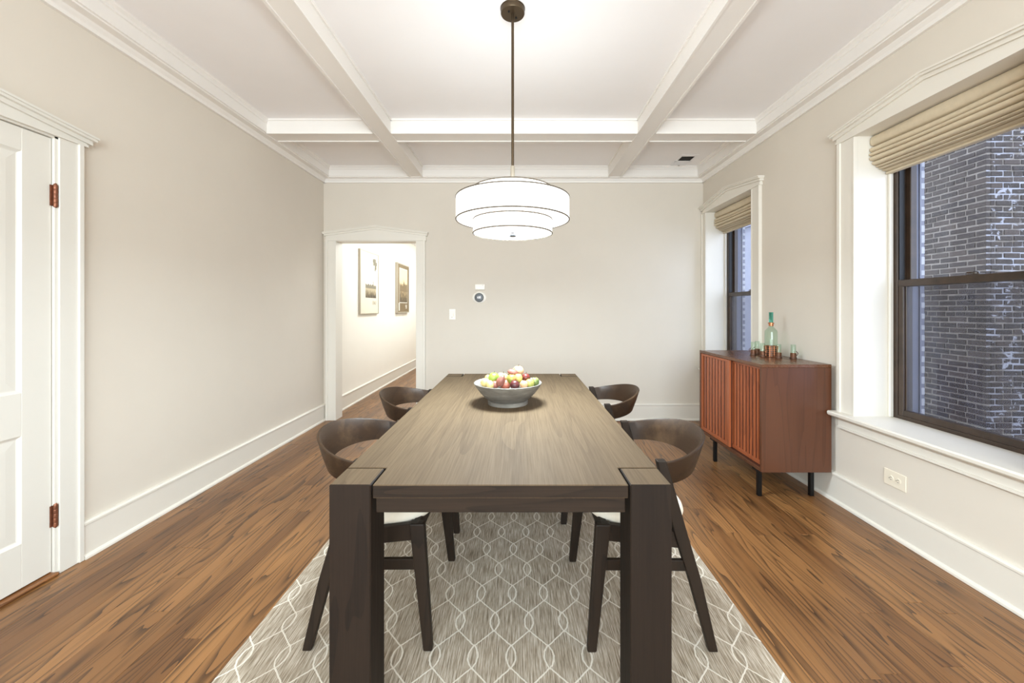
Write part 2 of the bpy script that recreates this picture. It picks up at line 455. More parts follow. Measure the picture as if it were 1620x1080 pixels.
jm = MB(); vbox(jm, -0.075, 0.012, 1.07, 1.102, 0, 2.105); jm.build('jamb', M['door'], d1)
jm = MB(); vbox(jm, -0.075, 0.012, 1.07, 1.922, 2.095, 2.112); jm.build('head_jamb', M['door'], d1)
for a, b, bb in ((1.92, 2.024, 2.002), (0.968, 1.085, 0.968)):
    c = MB(); vbox(c, 0, 0.02, a + 0.002, b - 0.002, 0, 2.104); vbox(c, 0, 0.029, bb, bb + 0.022, 0, 2.105); c.build('casing', M['door'], d1, bevel=0.0015)
hd = pediment('y', XL, 1, 0.955, 2.04, 2.105, 2.163, 2.226, 'door', None)
hd.parent = d1; hd.matrix_parent_inverse = Matrix.Translation((-XL, -1.5, 0))
th = MB(); vbox(th, -0.07, 0.03, 1.09, 1.915, 0, 0.016); th.build('threshold', M['threshold'], d1, bevel=0.005)['label'] = 'brown oak threshold strip'

# door_2 : cased opening in the end wall
d2 = thing('door_2', 'white cased doorway with peaked head opening to the hall', 'doorway', (-1.63, YB, 0), kind='structure')
def inv(o, p): o.parent = p; o.matrix_parent_inverse = Matrix.Translation(tuple(-c for c in p.location)); return o
for x0, x1 in ((-2.11, -2.09), (-1.17, -1.15)): inv(MB().box(x0, x1, YB - 0.012, YB + 0.152, 0, 2.045).build('jamb', M['trim']), d2)
inv(MB().box(-2.11, -1.15, YB - 0.012, YB + 0.152, 2.045, 2.062).build('head_jamb', M['trim']), d2)
inv(MB().box(-2.202, -2.088, YB - 0.02, YB, 0, 2.055).box(-2.204, -2.178, YB - 0.03, YB, 0, 2.054).build('casing', M['trim'], bevel=0.0015), d2)
inv(MB().box(-1.172, -1.068, YB - 0.02, YB, 0, 2.055).box(-1.092, -1.066, YB - 0.03, YB, 0, 2.054).build('casing', M['trim'], bevel=0.0015), d2)
h = pediment('x', YB, -1, -2.202, -1.058, 2.052, 2.148, 2.222, 'trim', None, over=0.028); inv(h, d2)

def window(idx, ya, yb, label, jam_to_corner=False):
    w = thing('window_%d' % idx, label, 'window', (XR, (ya + yb) / 2, WZ[0]), kind='structure')
    P = lambda mb, nm, mt, **k: inv(mb.build(nm, M[mt], **k), w)
    def sub(mb, nm, mt, par, **k):
        o = mb.build(nm, M[mt], par, **k)
        o.matrix_parent_inverse = Matrix.Translation(tuple(-c for c in w.location)) if par == w else Matrix.Identity(4)
        return o
    z0, z1 = WZ
    # jamb liners and stops
    P(MB().box(XR - 0.012, 2.33, yb, yb + 0.02, z0, z1 + 0.02), 'jamb', 'trim')
    P(MB().box(XR - 0.012, 2.33, ya - 0.02, ya, z0, z1 + 0.02), 'jamb', 'trim')
    P(MB().box(XR - 0.012, 2.33, ya, yb, z1, z1 + 0.02), 'head_jamb', 'trim')
    P(MB().box(2.305, 2.33, yb - 0.018, yb, z0, z1), 'stop', 'trim', bevel=0.004)
    P(MB().box(2.305, 2.33, ya, ya + 0.018, z0, z1), 'stop', 'trim', bevel=0.004)
    # casing
    c1 = min(yb + 0.124, YB - 0.002)
    P(MB().box(XR - 0.02, XR, yb, c1 - 0.002, z0, z1 - 0.001).box(XR - 0.029, XR, c1 - 0.024, c1, z0, z1 - 0.002).box(XR - 0.023, XR + 0.001, yb - 0.004, yb + 0.008, z0, z1 - 0.003), 'casing', 'trim', bevel=0.0015)
    P(MB().box(XR - 0.02, XR, ya - 0.122, ya, z0, z1 - 0.001).box(XR - 0.029, XR, ya - 0.124, ya - 0.10, z0, z1 - 0.002).box(XR - 0.023, XR + 0.001, ya - 0.008, ya + 0.004, z0, z1 - 0.003), 'casing', 'trim', bevel=0.0015)
    hh = pediment('y', XR, -1, ya - 0.13, min(yb + 0.13, YB - 0.035), z1, 2.428, 2.498, 'trim', None); inv(hh, w)
    # stool and apron
    P(MB().prism([(XR - 0.07, z0 - 0.022), (XR - 0.062, z0 - 0.03), (2.335, z0 - 0.03), (2.335, z0), (XR - 0.066, z0), (XR - 0.072, z0 - 0.008)], 'y', ya - 0.15, min(yb + 0.15, YB - 0.03)), 'stool', 'trim', bevel=0.0)
    P(MB().box(XR - 0.018, XR, ya - 0.124, c1, 0.508, z0 - 0.03).box(XR - 0.026, XR, ya - 0.127, c1 + 0.001, 0.50, 0.514), 'apron', 'trim')
    # dark outer frame
    fr = MB()
    fr.box(2.33, 2.425, yb - 0.04, yb + 0.02, z0 - 0.01, z1).box(2.33, 2.425, ya - 0.02, ya + 0.04, z0 - 0.01, z1)
    fr.box(2.331, 2.424, ya + 0.04, yb - 0.04, z1 - 0.05, z1).box(2.331, 2.424, ya + 0.04, yb - 0.04, z0 - 0.01, z0 + 0.022)
    fr = P(fr, 'frame', 'sash', bevel=0.002)
    tk = MB()
    for yy in (yb - 0.046, ya + 0.040): tk.box(2.338, 2.37, yy, yy + 0.006, 1.455, z1 - 0.05)
    sub(tk, 'track', 'track', fr)
    # sashes
    lo = MB(); xa, xb = 2.335, 2.373; a, b = ya + 0.04, yb - 0.04; s = 0.032
    lo.box(xa, xb, a, a + s, z0 + 0.02, 1.452).box(xa, xb, b - s, b, z0 + 0.02, 1.452)
    lo.box(xa + 0.001, xb - 0.001, a + s, b - s, z0 + 0.021, z0 + 0.056).box(xa - 0.004, xb + 0.001, a + 0.002, b - 0.002, 1.412, 1.453)
    lo.box(xa + 0.012, xb - 0.01, a + s - 0.001, a + s + 0.007, z0 + 0.05, 1.42).box(xa + 0.012, xb - 0.01, b - s - 0.007, b - s + 0.001, z0 + 0.05, 1.42)
    lo = P(lo, 'sash', 'sash', bevel=0.0025)
    sub(MB().box(2.352, 2.356, a + s - 0.003, b - s + 0.003, z0 + 0.05, 1.418), 'pane', 'pane_low', lo)
    mid = (ya + yb) / 2
    lk = MB().box(2.338, 2.368, mid - 0.03, mid + 0.03, 1.4515, 1.458).lathe([(0.014, 1.457), (0.014, 1.468), (0.009, 1.472)], 12, 2.353, mid).box(2.348, 2.358, mid, mid + 0.04, 1.462, 1.470)
    sub(lk, 'sash_lock', 'sash', lo, bevel=0.001)
    up = MB(); xa, xb = 2.382, 2.42
    up.box(xa, xb, a, a + s, 1.415, z1 - 0.05).box(xa, xb, b - s, b, 1.415, z1 - 0.05)
    up.box(xa + 0.001, xb - 0.001, a + s, b - s, 1.412, 1.448).box(xa + 0.001, xb - 0.001, a + s, b - s, z1 - 0.09, z1 - 0.05)
    up = P(up, 'sash', 'sash', bevel=0.0025)
    sub(MB().box(2.398, 2.402, a + s - 0.003, b - s + 0.003, 1.44, z1 - 0.085), 'pane', 'pane', up)
    # painted outside jambs: stepped metal strips
    for sg, yy in ((1, yb + 0.02), (-1, ya - 0.02)):
        e = MB()
        for x0, x1, t in ((2.425, 2.445, 0.05), (2.445, 2.46, 0.035), (2.46, 2.495, 0.028), (2.495, 2.505, 0.034), (2.505, XO + 0.002, 0.02)):
            e.box(x0, x1, yy, yy - sg * t, z0 - 0.03, z1 + 0.02)
        P(e, 'outside_jamb', 'alu')
    me_ = MB(); q = z0
    while q < z1:
        me_.box(XO - 0.022 - random.uniform(0, 0.008), XO + 0.003, yb + 0.021, yb - 0.003, q, q + random.uniform(0.02, 0.05)); q += 0.0677
    P(me_, 'mortar_edge', 'mort_edge', bevel=0.002)
    P(MB().box(2.42, XO + 0.05, ya - 0.02, yb + 0.02, z0 - 0.05, z0 - 0.012), 'outside_sill', 'alu')
    return w
window(1, W1[0], W1[1], 'wide sash window facing the brick building, with deep white sill')
window(2, W2[0], W2[1], 'sash window behind the sideboard, beside the room corner')

# ------------------------------------------------------------------ outside
def brick_mat(name, smear):
    k = NT(name)
    oi = k.n('ShaderNodeObjectInfo')
    geo = k.n('ShaderNodeNewGeometry')
    pn = k.noise(geo.outputs['Position'], 5.0, 2, 0.6)
    t = k.math('ADD', k.math('MULTIPLY', oi.outputs['Random'], 0.75), k.math('MULTIPLY', pn, 0.5))
    c = k.ramp(t, [(0.1, s2l(34, 28, 25)), (0.5, s2l(48, 40, 35)), (0.8, s2l(64, 54, 47)), (1.0, s2l(40, 34, 32))])
    fine = k.noise(geo.outputs['Position'], 60.0, 5, 0.7)
    c = k.mix(k.ramp(fine, [(0.45, (0, 0, 0)), (0.7, (0.45, 0.45, 0.45))]), c, s2l(90, 83, 78))
    if smear:
        sm = k.noise(geo.outputs['Position'], 7.0, 4, 0.62, 1.2)
        c = k.mix(k.ramp(sm, [(0.60, (0, 0, 0)), (0.64, (0.9, 0.9, 0.9))]), c, s2l(150, 150, 154))
    k.link(c, k.p.inputs['Base Color']); k.p.inputs['Roughness'].default_value = 0.9
    k.bump(fine, 0.5, 0.006)
    return k.m
def mortar_mat(name, smear):
    k = NT(name)
    geo = k.n('ShaderNodeNewGeometry')
    a = k.noise(geo.outputs['Position'], 12, 5, 0.7)
    c = k.ramp(a, [(0.3, s2l(96, 89, 80)), (0.7, s2l(132, 124, 113))])
    if smear:
        b = k.noise(geo.outputs['Position'], 3.5, 3, 0.6)
        c = k.mix(k.ramp(b, [(0.46, (0, 0, 0)), (0.6, (1, 1, 1))]), c, s2l(150, 150, 154))
    k.link(c, k.p.inputs['Base Color']); k.p.inputs['Roughness'].default_value = 0.95
    k.bump(a, 0.6, 0.006)
    return k.m
M['brick_a'] = brick_mat('weathered_brick', False); M['brick_b'] = brick_mat('smeared_brick', True)
M['mort_a'] = mortar_mat('mortar_grey', False); M['mort_b'] = mortar_mat('mortar_white', True)
BX, BY, ZG, ZT = 5.4, 4.6, -1.6, 5.6
bld = thing('brick_building', 'grey brown brick building corner across the gap, outside the wide window', 'building', (BX, BY, ZG))
BI = lambda o: inv(o, bld)
BI(MB().box(BX + 0.004, BX + 3, BY + 0.006, BY + 2.6, ZG, ZT).build('mortar_wall', M['mort_a']))
BI(MB().box(BX + 0.006, BX + 3, BY + 0.003, BY + 0.0055, ZG, ZT).build('mortar_facing', M['mort_b']))
CH, BL, J = 0.0677, 0.205, 0.016
cand = []
rows = int((ZT - ZG) / CH)
for r in range(rows):
    z = ZG + r * CH + J / 2
    for face, length in (('a', 2.6), ('b', 3.0)):
        u = 0.0 if (r % 2 == 0) == (face == 'a') else 0.0
        first = True
        hd_row = (r % 6 == 5)
        u = 0.0
        while u < length:
            L = BL * random.uniform(0.93, 1.05) - J
            if hd_row: L = 0.095
            if first:
                L = (BL - J) if (r % 2 == 0) == (face == 'a') else 0.095
                if face == 'a' or True: pass
                first = False
            h = CH - J + random.uniform(-0.004, 0.003)
            cand.append((face, u, L, z + random.uniform(-0.003, 0.003), h, random.uniform(0.0, 0.007)))
            u += L + J
def brick_pts(face, u, L, z, h, pr):
    j = lambda: random.uniform(-0.003, 0.003)
    if face == 'a':
        x0, x1 = BX - pr, BX + 0.05; y0, y1 = BY + u, BY + u + L
        if u == 0: y0 = BY - 0.001
    else:
        x0, x1 = BX + u, BX + u + L; y0, y1 = BY - pr, BY + 0.05
        if u == 0: x0 = BX + 0.052
    m = MB(); m.box(x0, x1, y0, y1, z, z + h)
    m.v = [(a + j() * 0.5, b + j() * 0.5, c + j()) for a, b, c in m.v]
    return m
def proj(x, y, z): return VX + F * x / y, VY - F * (z - EYE) / y
scored = []
for i, c in enumerate(cand):
    f, u, L, z, h, pr = c
    x, y = (BX, BY + u + L / 2) if f == 'a' else (BX + u + L / 2, BY)
    px, py = proj(x, y, z + h / 2)
    vis = 1458 < px < 1625 and 185 < py < 715
    scored.append(((1 if vis else 0, L * h / y ** 2 * (x / y if f == 'a' else 1)), i))
scored.sort(reverse=True)
chosen = set(i for s, i in scored[:300])
rest = {'a': MB(), 'b': MB()}
for i, c in enumerate(cand):
    m = brick_pts(*c)
    if i in chosen:
        BI(m.build('brick', M['brick_' + c[0]], bevel=0.004))
    else:
        t = rest[c[0]]; b = len(t.v); t.v += m.v; t.f += [tuple(b + q for q in f) for f in m.f]
for f in 'ab':
    o = BI(rest[f].build('brick_mass', M['brick_' + f])); o['kind'] = 'stuff'
M['render_grey'] = plain('grey_render', (120, 121, 130), 0.9, var=0.06)
far = thing('neighbouring_house', 'pale grey rendered house wall glimpsed through the window behind the sideboard', 'building', (4.6, 7.4, ZG))
inv(MB().box(4.6, 8, 7.4, 14, ZG, 6).build('house_wall', M['render_grey']), far)
inv(MB().box(4.54, 4.6, 7.4, 14, 2.9, 3.1).build('stone_band', M['alu']), far)
for k in range(5): inv(MB().box(4.57, 4.6, 7.6 + k * 0.55, 7.75 + k * 0.55, ZG, 2.9).build('pilaster', M['alu']), far)
gr = MB().box(XO, 14, -6, 16, ZG - 0.1, ZG).build('ground', plain('alley_concrete', (120, 118, 118), 0.9, var=0.1)); struct(gr, 'grey concrete alley between the buildings', 'ground')

# ------------------------------------------------------------------ roman shades
def roman_shade(ya, yb, label):
    tips = [(2.188, 2.352, 2.288), (2.190, 2.282, 2.250), (2.186, 2.248, 2.226), (2.186, 2.224, 2.197), (2.200, 2.195, 2.171), (2.222, 2.170, 2.158), (2.240, 2.157, 2.146)]
    pts = [(2.30, 2.353)]
    for k, (x, zt, zb) in enumerate(tips):
        dep = 0.036 if k == 0 else 0.032
        for q in range(0, 9):
            a = PI * q / 8
            pts.append((x + dep * (1 - max(0, math.sin(a)) ** 0.55), zt + (zb - zt) * (1 - math.cos(a)) / 2))
    pts += [(2.262, 2.140), (2.305, 2.128), (2.318, 2.128), (2.318, 2.2), (2.30, 2.33)]
    root = thing('roman_shade', label, 'blind', (2.25, (ya + yb) / 2, 2.13), group='roman shades in the windows')
    m = MB(); n = 14; secs = []
    for i in range(n + 1):
        t = i / n; y = ya + 0.008 + (yb - ya - 0.016) * t
        secs.append([(x + 0.003 * math.sin(9 * t + z * 40), y, z - (0.006 * math.sin(PI * t) if z < 2.3 else 0)) for x, z in pts])
    m.sections(secs)
    inv(m.build('folded_fabric', M['shade_fabric'], smooth=60), root)
    inv(MB().box(2.285, 2.32, ya + 0.008, yb - 0.008, 2.115, 2.128).build('bottom_bar', M['shade_fabric'], bevel=0.003), root)
    return root
roman_shade(W1[0], W1[1], 'tan linen roman shade folded up in the wide window facing the bricks')
roman_shade(W2[0], W2[1], 'tan linen roman shade folded up in the window behind the sideboard')

# ------------------------------------------------------------------ rug
def rug_mat():
    k = NT('trellis_rug')
    tc = k.n('ShaderNodeTexCoord').outputs['Object']
    sx = k.n('ShaderNodeSeparateXYZ', i_0=tc)
    wob = k.noise(k.coords((60, 60, 1)), 1, 2, 0.5)
    u0 = k.math('ADD', k.math('DIVIDE', k.math('ADD', sx.outputs[0], 0.028), 0.139), k.math('MULTIPLY', k.math('SUBTRACT', wob, 0.5), 0.05))
    v0 = k.math('DIVIDE', k.math('SUBTRACT', sx.outputs[1], 1.455), 0.325)
    u = k.math('ABSOLUTE', k.math('SUBTRACT', u0, k.math('ROUND', u0)))
    v = k.math('ABSOLUTE', k.math('SUBTRACT', v0, k.math('ROUND', v0)))
    def oval(u, v):
        a, b = 0.125, 0.15           # lens shaped link with pointed tips
        c = k.math('SUBTRACT', 1.0, k.math('POWER', k.math('DIVIDE', v, b), 2.0))
        return k.math('MULTIPLY', k.math('ABSOLUTE', k.math('SUBTRACT', k.math('DIVIDE', u, a), c)), 0.139 * 0.125 * 0.85)
    e1 = oval(u, v)
    e2 = oval(k.math('SUBTRACT', 0.5, u), k.math('SUBTRACT', 0.5, v))
    # straight link from an oval's tip to the next one's
    ax, ay, bx, by = 0.0, 0.14 * 0.325, 0.5 * 0.139, 0.36 * 0.325
    L = math.hypot(bx - ax, by - ay); nx, ny = -(by - ay) / L, (bx - ax) / L
    um = k.math('MULTIPLY', u, 0.139); vm = k.math('MULTIPLY', v, 0.325)
    ln = k.math('ABSOLUTE', k.math('ADD', k.math('MULTIPLY', um, nx), k.math('MULTIPLY', k.math('SUBTRACT', vm, ay), ny)))
    inside = k.math('MULTIPLY', k.math('GREATER_THAN', vm, ay), k.math('LESS_THAN', vm, by))
    ln = k.math('ADD', ln, k.math('MULTIPLY', k.math('SUBTRACT', 1.0, inside), 1.0))
    dmin = k.math('MINIMUM', k.math('MINIMUM', e1, e2), ln)
    line = k.n('ShaderNodeMapRange', i_Value=dmin, i_1=0.0022, i_2=0.0034, i_3=1.0, i_4=0.0).outputs[0]
    st = k.noise(k.coords((260, 10, 1)), 1, 3, 0.7)
    big = k.noise(k.coords((5, 2, 1)), 1, 2, 0.5)
    ground = k.ramp(k.math('ADD', k.math('MULTIPLY', st, 0.85), k.math('MULTIPLY', big, 0.15)), [(0.34, s2l(112, 99, 82)), (0.5, s2l(168, 155, 137)), (0.66, s2l(214, 205, 192))])
    weave = k.ramp(st, [(0.3, s2l(214, 206, 192)), (0.7, s2l(228, 221, 208))])
    k.link(k.mix(line, ground, weave), k.p.inputs['Base Color'])
    k.p.inputs['Roughness'].default_value = 0.95
    k.p.inputs['Specular IOR Level'].default_value = 0.1
    k.bump(k.math('ADD', k.math('MULTIPLY', st, 0.6), k.math('MULTIPLY', line, 0.7)), 0.5, 0.003)
    return k.m
RZ = 0.009
rug = MB().box(-1.045, 0.927, 0.75, 3.42, 0.001, RZ).build('area_rug', rug_mat(), bevel=0.002)
tag(rug, 'pale taupe woven rug with cream trellis lines under the dining table', 'rug')

# ------------------------------------------------------------------ dining table
TX0, TX1, TY0, TY1, TZ = -0.559, 0.452, 1.173, 3.168, 0.76
TCX, TCY = (TX0 + TX1) / 2, (TY0 + TY1) / 2
hx, hy = (TX1 - TX0) / 2, (TY1 - TY0) / 2
LW = 0.1225; GAP = 0.006
tb = thing('dining_table', 'long weathered brown wooden dining table with thick corner legs on the rug', 'table', (TCX, TCY, RZ))
top_z = TZ - RZ
ny_ = hy - LW - GAP; nx_ = hx - LW - GAP
poly = [(-nx_, -hy), (nx_, -hy), (nx_, -ny_), (hx, -ny_), (hx, ny_), (nx_, ny_), (nx_, hy), (-nx_, hy), (-nx_, ny_), (-hx, ny_), (-hx, -ny_), (-nx_, -ny_)]
def ngon_prism(poly, z0, z1):
    m = MB(); n = len(poly)
    m.v = [(x, y, z0) for x, y in poly] + [(x, y, z1) for x, y in poly]
    m.f = [tuple(reversed(range(n))), tuple(range(n, 2 * n))] + [(i, (i + 1) % n, n + (i + 1) % n, n + i) for i in range(n)]
    return m
slab = ngon_prism(poly, top_z - 0.040, top_z).build('tabletop', M['table_top_lit'], tb, bevel=0.0025)
slab.data.materials.append(M['table_shaded_x'])
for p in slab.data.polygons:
    if abs(p.normal.z) < 0.5: p.material_index = 1  # upright edges get the copy with shade in its colour
for sx in (-1, 1):
    for sy in (-1, 1):
        l = MB().box(sx * (hx - LW), sx * hx, sy * (hy - LW), sy * hy, 0, top_z).build('leg', M['table'], tb, bevel=0.003)
        l.data.materials.append(M['table_top_lit'])
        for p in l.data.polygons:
            if p.normal.z > 0.9: p.material_index = 1  # leg tops get the copy with overhead light in its colour
MB().box(-nx_ + 0.006, nx_ - 0.006, -hy + 0.012, -hy + 0.042, top_z - 0.088, top_z - 0.041).build('apron', M['table_shaded_x'], tb, bevel=0.002)
MB().box(-nx_ + 0.006, nx_ - 0.006, hy - 0.042, hy - 0.012, top_z - 0.088, top_z - 0.041).build('apron', M['table_shaded_x'], tb, bevel=0.002)
for s in (-1, 1):
    MB().box(s * (hx - 0.012), s * (hx - 0.042), -ny_ + 0.006, ny_ - 0.006, top_z - 0.088, top_z - 0.041).build('apron', M['table_shaded_x'], tb, bevel=0.002)

# ------------------------------------------------------------------ chairs
def bar(m, p0, p1, w0, w1, axis=(1, 0, 0)):
    """tapered rectangular bar; w = (width along axis, depth across)"""
    p0, p1 = Vector(p0), Vector(p1); d = (p1 - p0).normalized()
    a = Vector(axis); a = (a - d * a.dot(d)).normalized(); b = d.cross(a)
    secs = []
    for p, w in ((p0, w0), (p1, w1)):
        secs.append([p + a * w[0] / 2 * i + b * w[1] / 2 * j for i, j in ((-1, -1), (1, -1), (1, 1), (-1, 1))])
    return m.sections(secs)
def make_chair():
    r = thing('dining_chair', '', 'chair')
    W = 0.255
    for s in (-1, 1):
        fl = MB()
        fl.sections([[(x + i * wx / 2, s * y + j * wy / 2, z) for i, j in ((-1, -1), (1, -1), (1, 1), (-1, 1))] for x, y, z, wx, wy in ((0.225, 0.262, 0.0005, 0.034, 0.030), (0.178, 0.240, 0.462, 0.056, 0.036))])
        fl.build('leg', M['chair'], r, bevel=0.005, seg=2)
        rl = MB()
        secs = []
        for x, y, z, wx, wy in ((-0.225, 0.262, 0.0005, 0.034, 0.026), (-0.163, 0.258, 0.25, 0.044, 0.030), (-0.108, 0.256, 0.43, 0.048, 0.032), (-0.056, 0.257, 0.62, 0.042, 0.030), (-0.034, 0.258, 0.706, 0.036, 0.028)):
            secs.append([(x - wx / 2, s * (y - wy / 2), z), (x + wx / 2, s * (y - wy / 2), z), (x + wx / 2, s * (y + wy / 2), z), (x - wx / 2, s * (y + wy / 2), z)])
        rl.sections(secs); rl.build('rear_leg', M['chair'], r, bevel=0.004, seg=2)
        sr = MB(); bar(sr, (-0.115, s * 0.247, 0.405), (0.19, s * 0.241, 0.432), (0.062, 0.024), (0.062, 0.024), (0, 0, 1)); sr.build('side_rail', M['chair'], r, bevel=0.003)
        st = MB(); bar(st, (-0.150, s * 0.254, 0.312), (0.19, s * 0.25, 0.312), (0.040, 0.020), (0.040, 0.020), (0, 0, 1)); st.build('stretcher', M['chair'], r, bevel=0.003)
    fr = MB(); bar(fr, (0.172, -0.24, 0.428), (0.172, 0.24, 0.428), (0.062, 0.026), (0.062, 0.026), (0, 0, 1)); fr.build('front_rail', M['chair'], r, bevel=0.003)
    rr = MB(); bar(rr, (-0.118, -0.24, 0.402), (-0.118, 0.24, 0.402), (0.05, 0.024), (0.05, 0.024), (0, 0, 1)); rr.build('rear_rail', M['chair'], r, bevel=0.003)
    # upholstered seat: rounded square cushion, softly domed
    n = 48; secs = []
    def ringp(k, sc, z):
        t = 2 * PI * k / n; e = 0.62
        c, s_ = math.cos(t), math.sin(t)
        x = 0.02 + 0.205 * sc * math.copysign(abs(c) ** e, c); y = 0.236 * sc * math.copysign(abs(s_) ** e, s_)
        if x < 0: y *= 1 + 0.10 * x / 0.2 * 1.0
        return (x, y, z + 0.035 * (x - 0.0))
    for sc, z in ((0.80, 0.432), (0.93, 0.437), (0.985, 0.448), (1.0, 0.462), (0.985, 0.476), (0.94, 0.487), (0.85, 0.494), (0.6, 0.499), (0.3, 0.501), (0.05, 0.502)):
        secs.append([ringp(k, sc, z) for k in range(n)])
    MB().sections(secs).build('seat', M['cushion'], r, smooth=60)['label'] = 'cream upholstered seat cushion'
    # bent backrest band, flaring upward
    N = 40; secs = []
    th_ = 0.013
    for i in range(N + 1):
        t = -PI / 2 + PI * i / N
        c, s_ = math.cos(t), math.sin(t); cc = c ** 0.85 if c > 0 else 0
        top = 0.698 + 0.062 * c ** 1.3 if c > 0 else 0.698; bot = 0.612 + 0.026 * c if c > 0 else 0.612
        def P_(k, z, th):
            rx = 0.192 + 0.044 * k; ry = 0.252 + 0.010 * k
            x = -0.048 - rx * c; y = ry * s_
            nv = Vector((-c / rx, s_ / ry, 0)).normalized()
            return (x + nv.x * th, y + nv.y * th, z)
        secs.append([P_(0, bot, -th_ / 2), P_(0, bot, th_ / 2), P_(0.5, (bot + top) / 2, th_ / 2 + 0.002), P_(1, top - 0.003, th_ / 2), P_(1, top, th_ / 2 - 0.003), P_(1, top, -th_ / 2 + 0.003), P_(1, top - 0.003, -th_ / 2), P_(0.5, (bot + top) / 2, -th_ / 2 + 0.002)])
    MB().sections(secs).build('backrest', M['band'], r, smooth=40)
    return r
G = 'dining chairs around the table'
ch = make_chair()
ch.location = (-0.562, 1.75, RZ); ch.name = 'dining_chair'
LB = ['dark curved-back chair tucked under the table, between it and the white door',
      'dark curved-back chair at the table, closest to the doorway',
      'dark curved-back chair at the table, showing cream cushion, opposite the wide window',
      'dark curved-back chair between the table and the slatted sideboard\'s far end']
tag(ch, LB[0], 'chair', G)
for (x, y, rz), lb in zip(((-0.575, 2.52, 0), (0.496, 1.745, PI), (0.49, 2.615, PI)), LB[1:]):
    c = dup(ch); c.location = (x, y, RZ); c.rotation_euler = (0, 0, rz); c['label'] = lb

# ------------------------------------------------------------------ sideboard
CX0, CX1, CY0, CY1, CZ0, CZ1 = 1.617, 2.083, 2.65, 3.56, 0.187, 0.906
sb = thing('sideboard', 'red-brown teak sideboard with slatted sliding doors on black steel legs', 'sideboard', ((CX0 + CX1) / 2, (CY0 + CY1) / 2, 0))
S = lambda o: inv(o, sb)
t = 0.022
body = MB().box(CX0, CX1, CY0, CY0 + t, CZ0, CZ1 - t).box(CX0, CX1, CY1 - t, CY1, CZ0, CZ1 - t).box(CX0, CX1, CY0 + t, CY1 - t, CZ0, CZ0 + t).box(CX1 - 0.012, CX1, CY0 + t, CY1 - t, CZ0 + t, CZ1 - t).box(CX0 + 0.05, CX1 - 0.012, (CY0 + CY1) / 2 - 0.01, (CY0 + CY1) / 2 + 0.01, CZ0 + t, CZ1 - t)
S(body.build('carcass', M['teak'], bevel=0.0012))
S(MB().box(CX0, CX1, CY0, CY1, CZ1 - t + 0.0005, CZ1).build('top_panel', M['teak_x'], bevel=0.0012))
def sdoor(y0, y1, x, n, near_stile, far_stile):
    z0, z1 = CZ0 + t + 0.003, CZ1 - t - 0.003
    d = MB()
    d.box(x, x + 0.014, y0, y0 + near_stile, z0, z1).box(x, x + 0.014, y1 - far_stile, y1, z0, z1)
    ys, ye = y0 + near_stile, y1 - far_stile
    d.box(x + 0.0005, x + 0.014, ys, ye, z0, z0 + 0.026).box(x + 0.0005, x + 0.014, ys, ye, z1 - 0.018, z1)
    do = S(d.build('sliding_door', M['slat'], bevel=0.001))
    MB().box(x + 0.014, x + 0.02, y0 + 0.0005, y1 - 0.0005, z0, z1).build('backing', M['teakdark'], do)  # dark colour stands in for the shade inside the slat grooves
    ya, yb = y0 + near_stile + 0.004, y1 - far_stile - 0.004
    p = (yb - ya) / n; w = p * 0.56
    me = MB().prism([(-w / 2, 0.0), (w / 2, 0.0), (w * 0.42, -0.0065), (w * 0.1, -0.0085), (-w * 0.42, -0.0065)], 'z', 0, z1 - z0 - 0.044)
    me.v = [(b, a, c) for a, b, c in me.v]
    mesh = me.mesh('slat', M['slat'])
    for i in range(n):
        o = bpy.data.objects.new('slat', mesh); COL.objects.link(o); o.parent = do
        o.location = (x + 0.014, ya + p * (i + 0.5), z0 + 0.026)
    return do
sdoor(3.062, CY1 - t - 0.001, CX0 + 0.004, 8, 0.044, 0.022)
sdoor(CY0 + t + 0.001, 3.11, CX0 + 0.028, 9, 0.016, 0.04)
S(MB().box(CX0 + 0.012, CX0 + 0.05, CY0 + t, CY1 - t, CZ0 + t - 0.001, CZ0 + t + 0.003).build('track', M['teakdark']))
for x in (1.645, 2.0):
    for y in (2.725, 3.335):
        S(MB().box(x - 0.013, x + 0.013, y - 0.013, y + 0.013, 0, CZ0 - 0.012).box(x - 0.03, x + 0.03, y - 0.03, y + 0.03, CZ0 - 0.012, CZ0).build('leg', M['black'], bevel=0.0015))

# ------------------------------------------------------------------ bottle and glasses
bt = thing('glass_bottle', 'pale green glass bottle with teal stopper in a copper basket on the sideboard', 'bottle', (1.965, 3.10, CZ1))
R = 0.0445
MB().lathe([(0.0, 0.003), (R - 0.004, 0.003), (R, 0.008), (R, 0.190), (R - 0.004, 0.203), (R - 0.016, 0.216), (0.022, 0.225), (0.016, 0.232), (0.0145, 0.25), (0.0115, 0.25), (0.013, 0.232), (0.02, 0.222), (R - 0.018, 0.213), (R - 0.006, 0.201), (R - 0.003, 0.19), (R - 0.003, 0.012), (0.0, 0.009)], 40).build('bottle_body', M['glass'], bt, smooth=40)
MB().lathe([(0.0148, 0.236), (0.0165, 0.238), (0.0165, 0.252), (0.0215, 0.254), (0.0215, 0.262), (0.0118, 0.264), (0.0118, 0.236)], 28, closed=True).build('copper_collar', M['copper'], bt, smooth=40)
MB().lathe([(0.0, 0.245), (0.010, 0.245), (0.011, 0.262), (0.0145, 0.266), (0.0145, 0.335), (0.0155, 0.337), (0.0155, 0.343), (0.0, 0.344)], 28).build('stopper', M['teal'], bt, smooth=40)['label'] = 'teal green glass stopper'
bk = MB()
for i in range(6): bk.ring(R + 0.002, 0.0022, cz=0.003 + i * 0.0158, n=36)
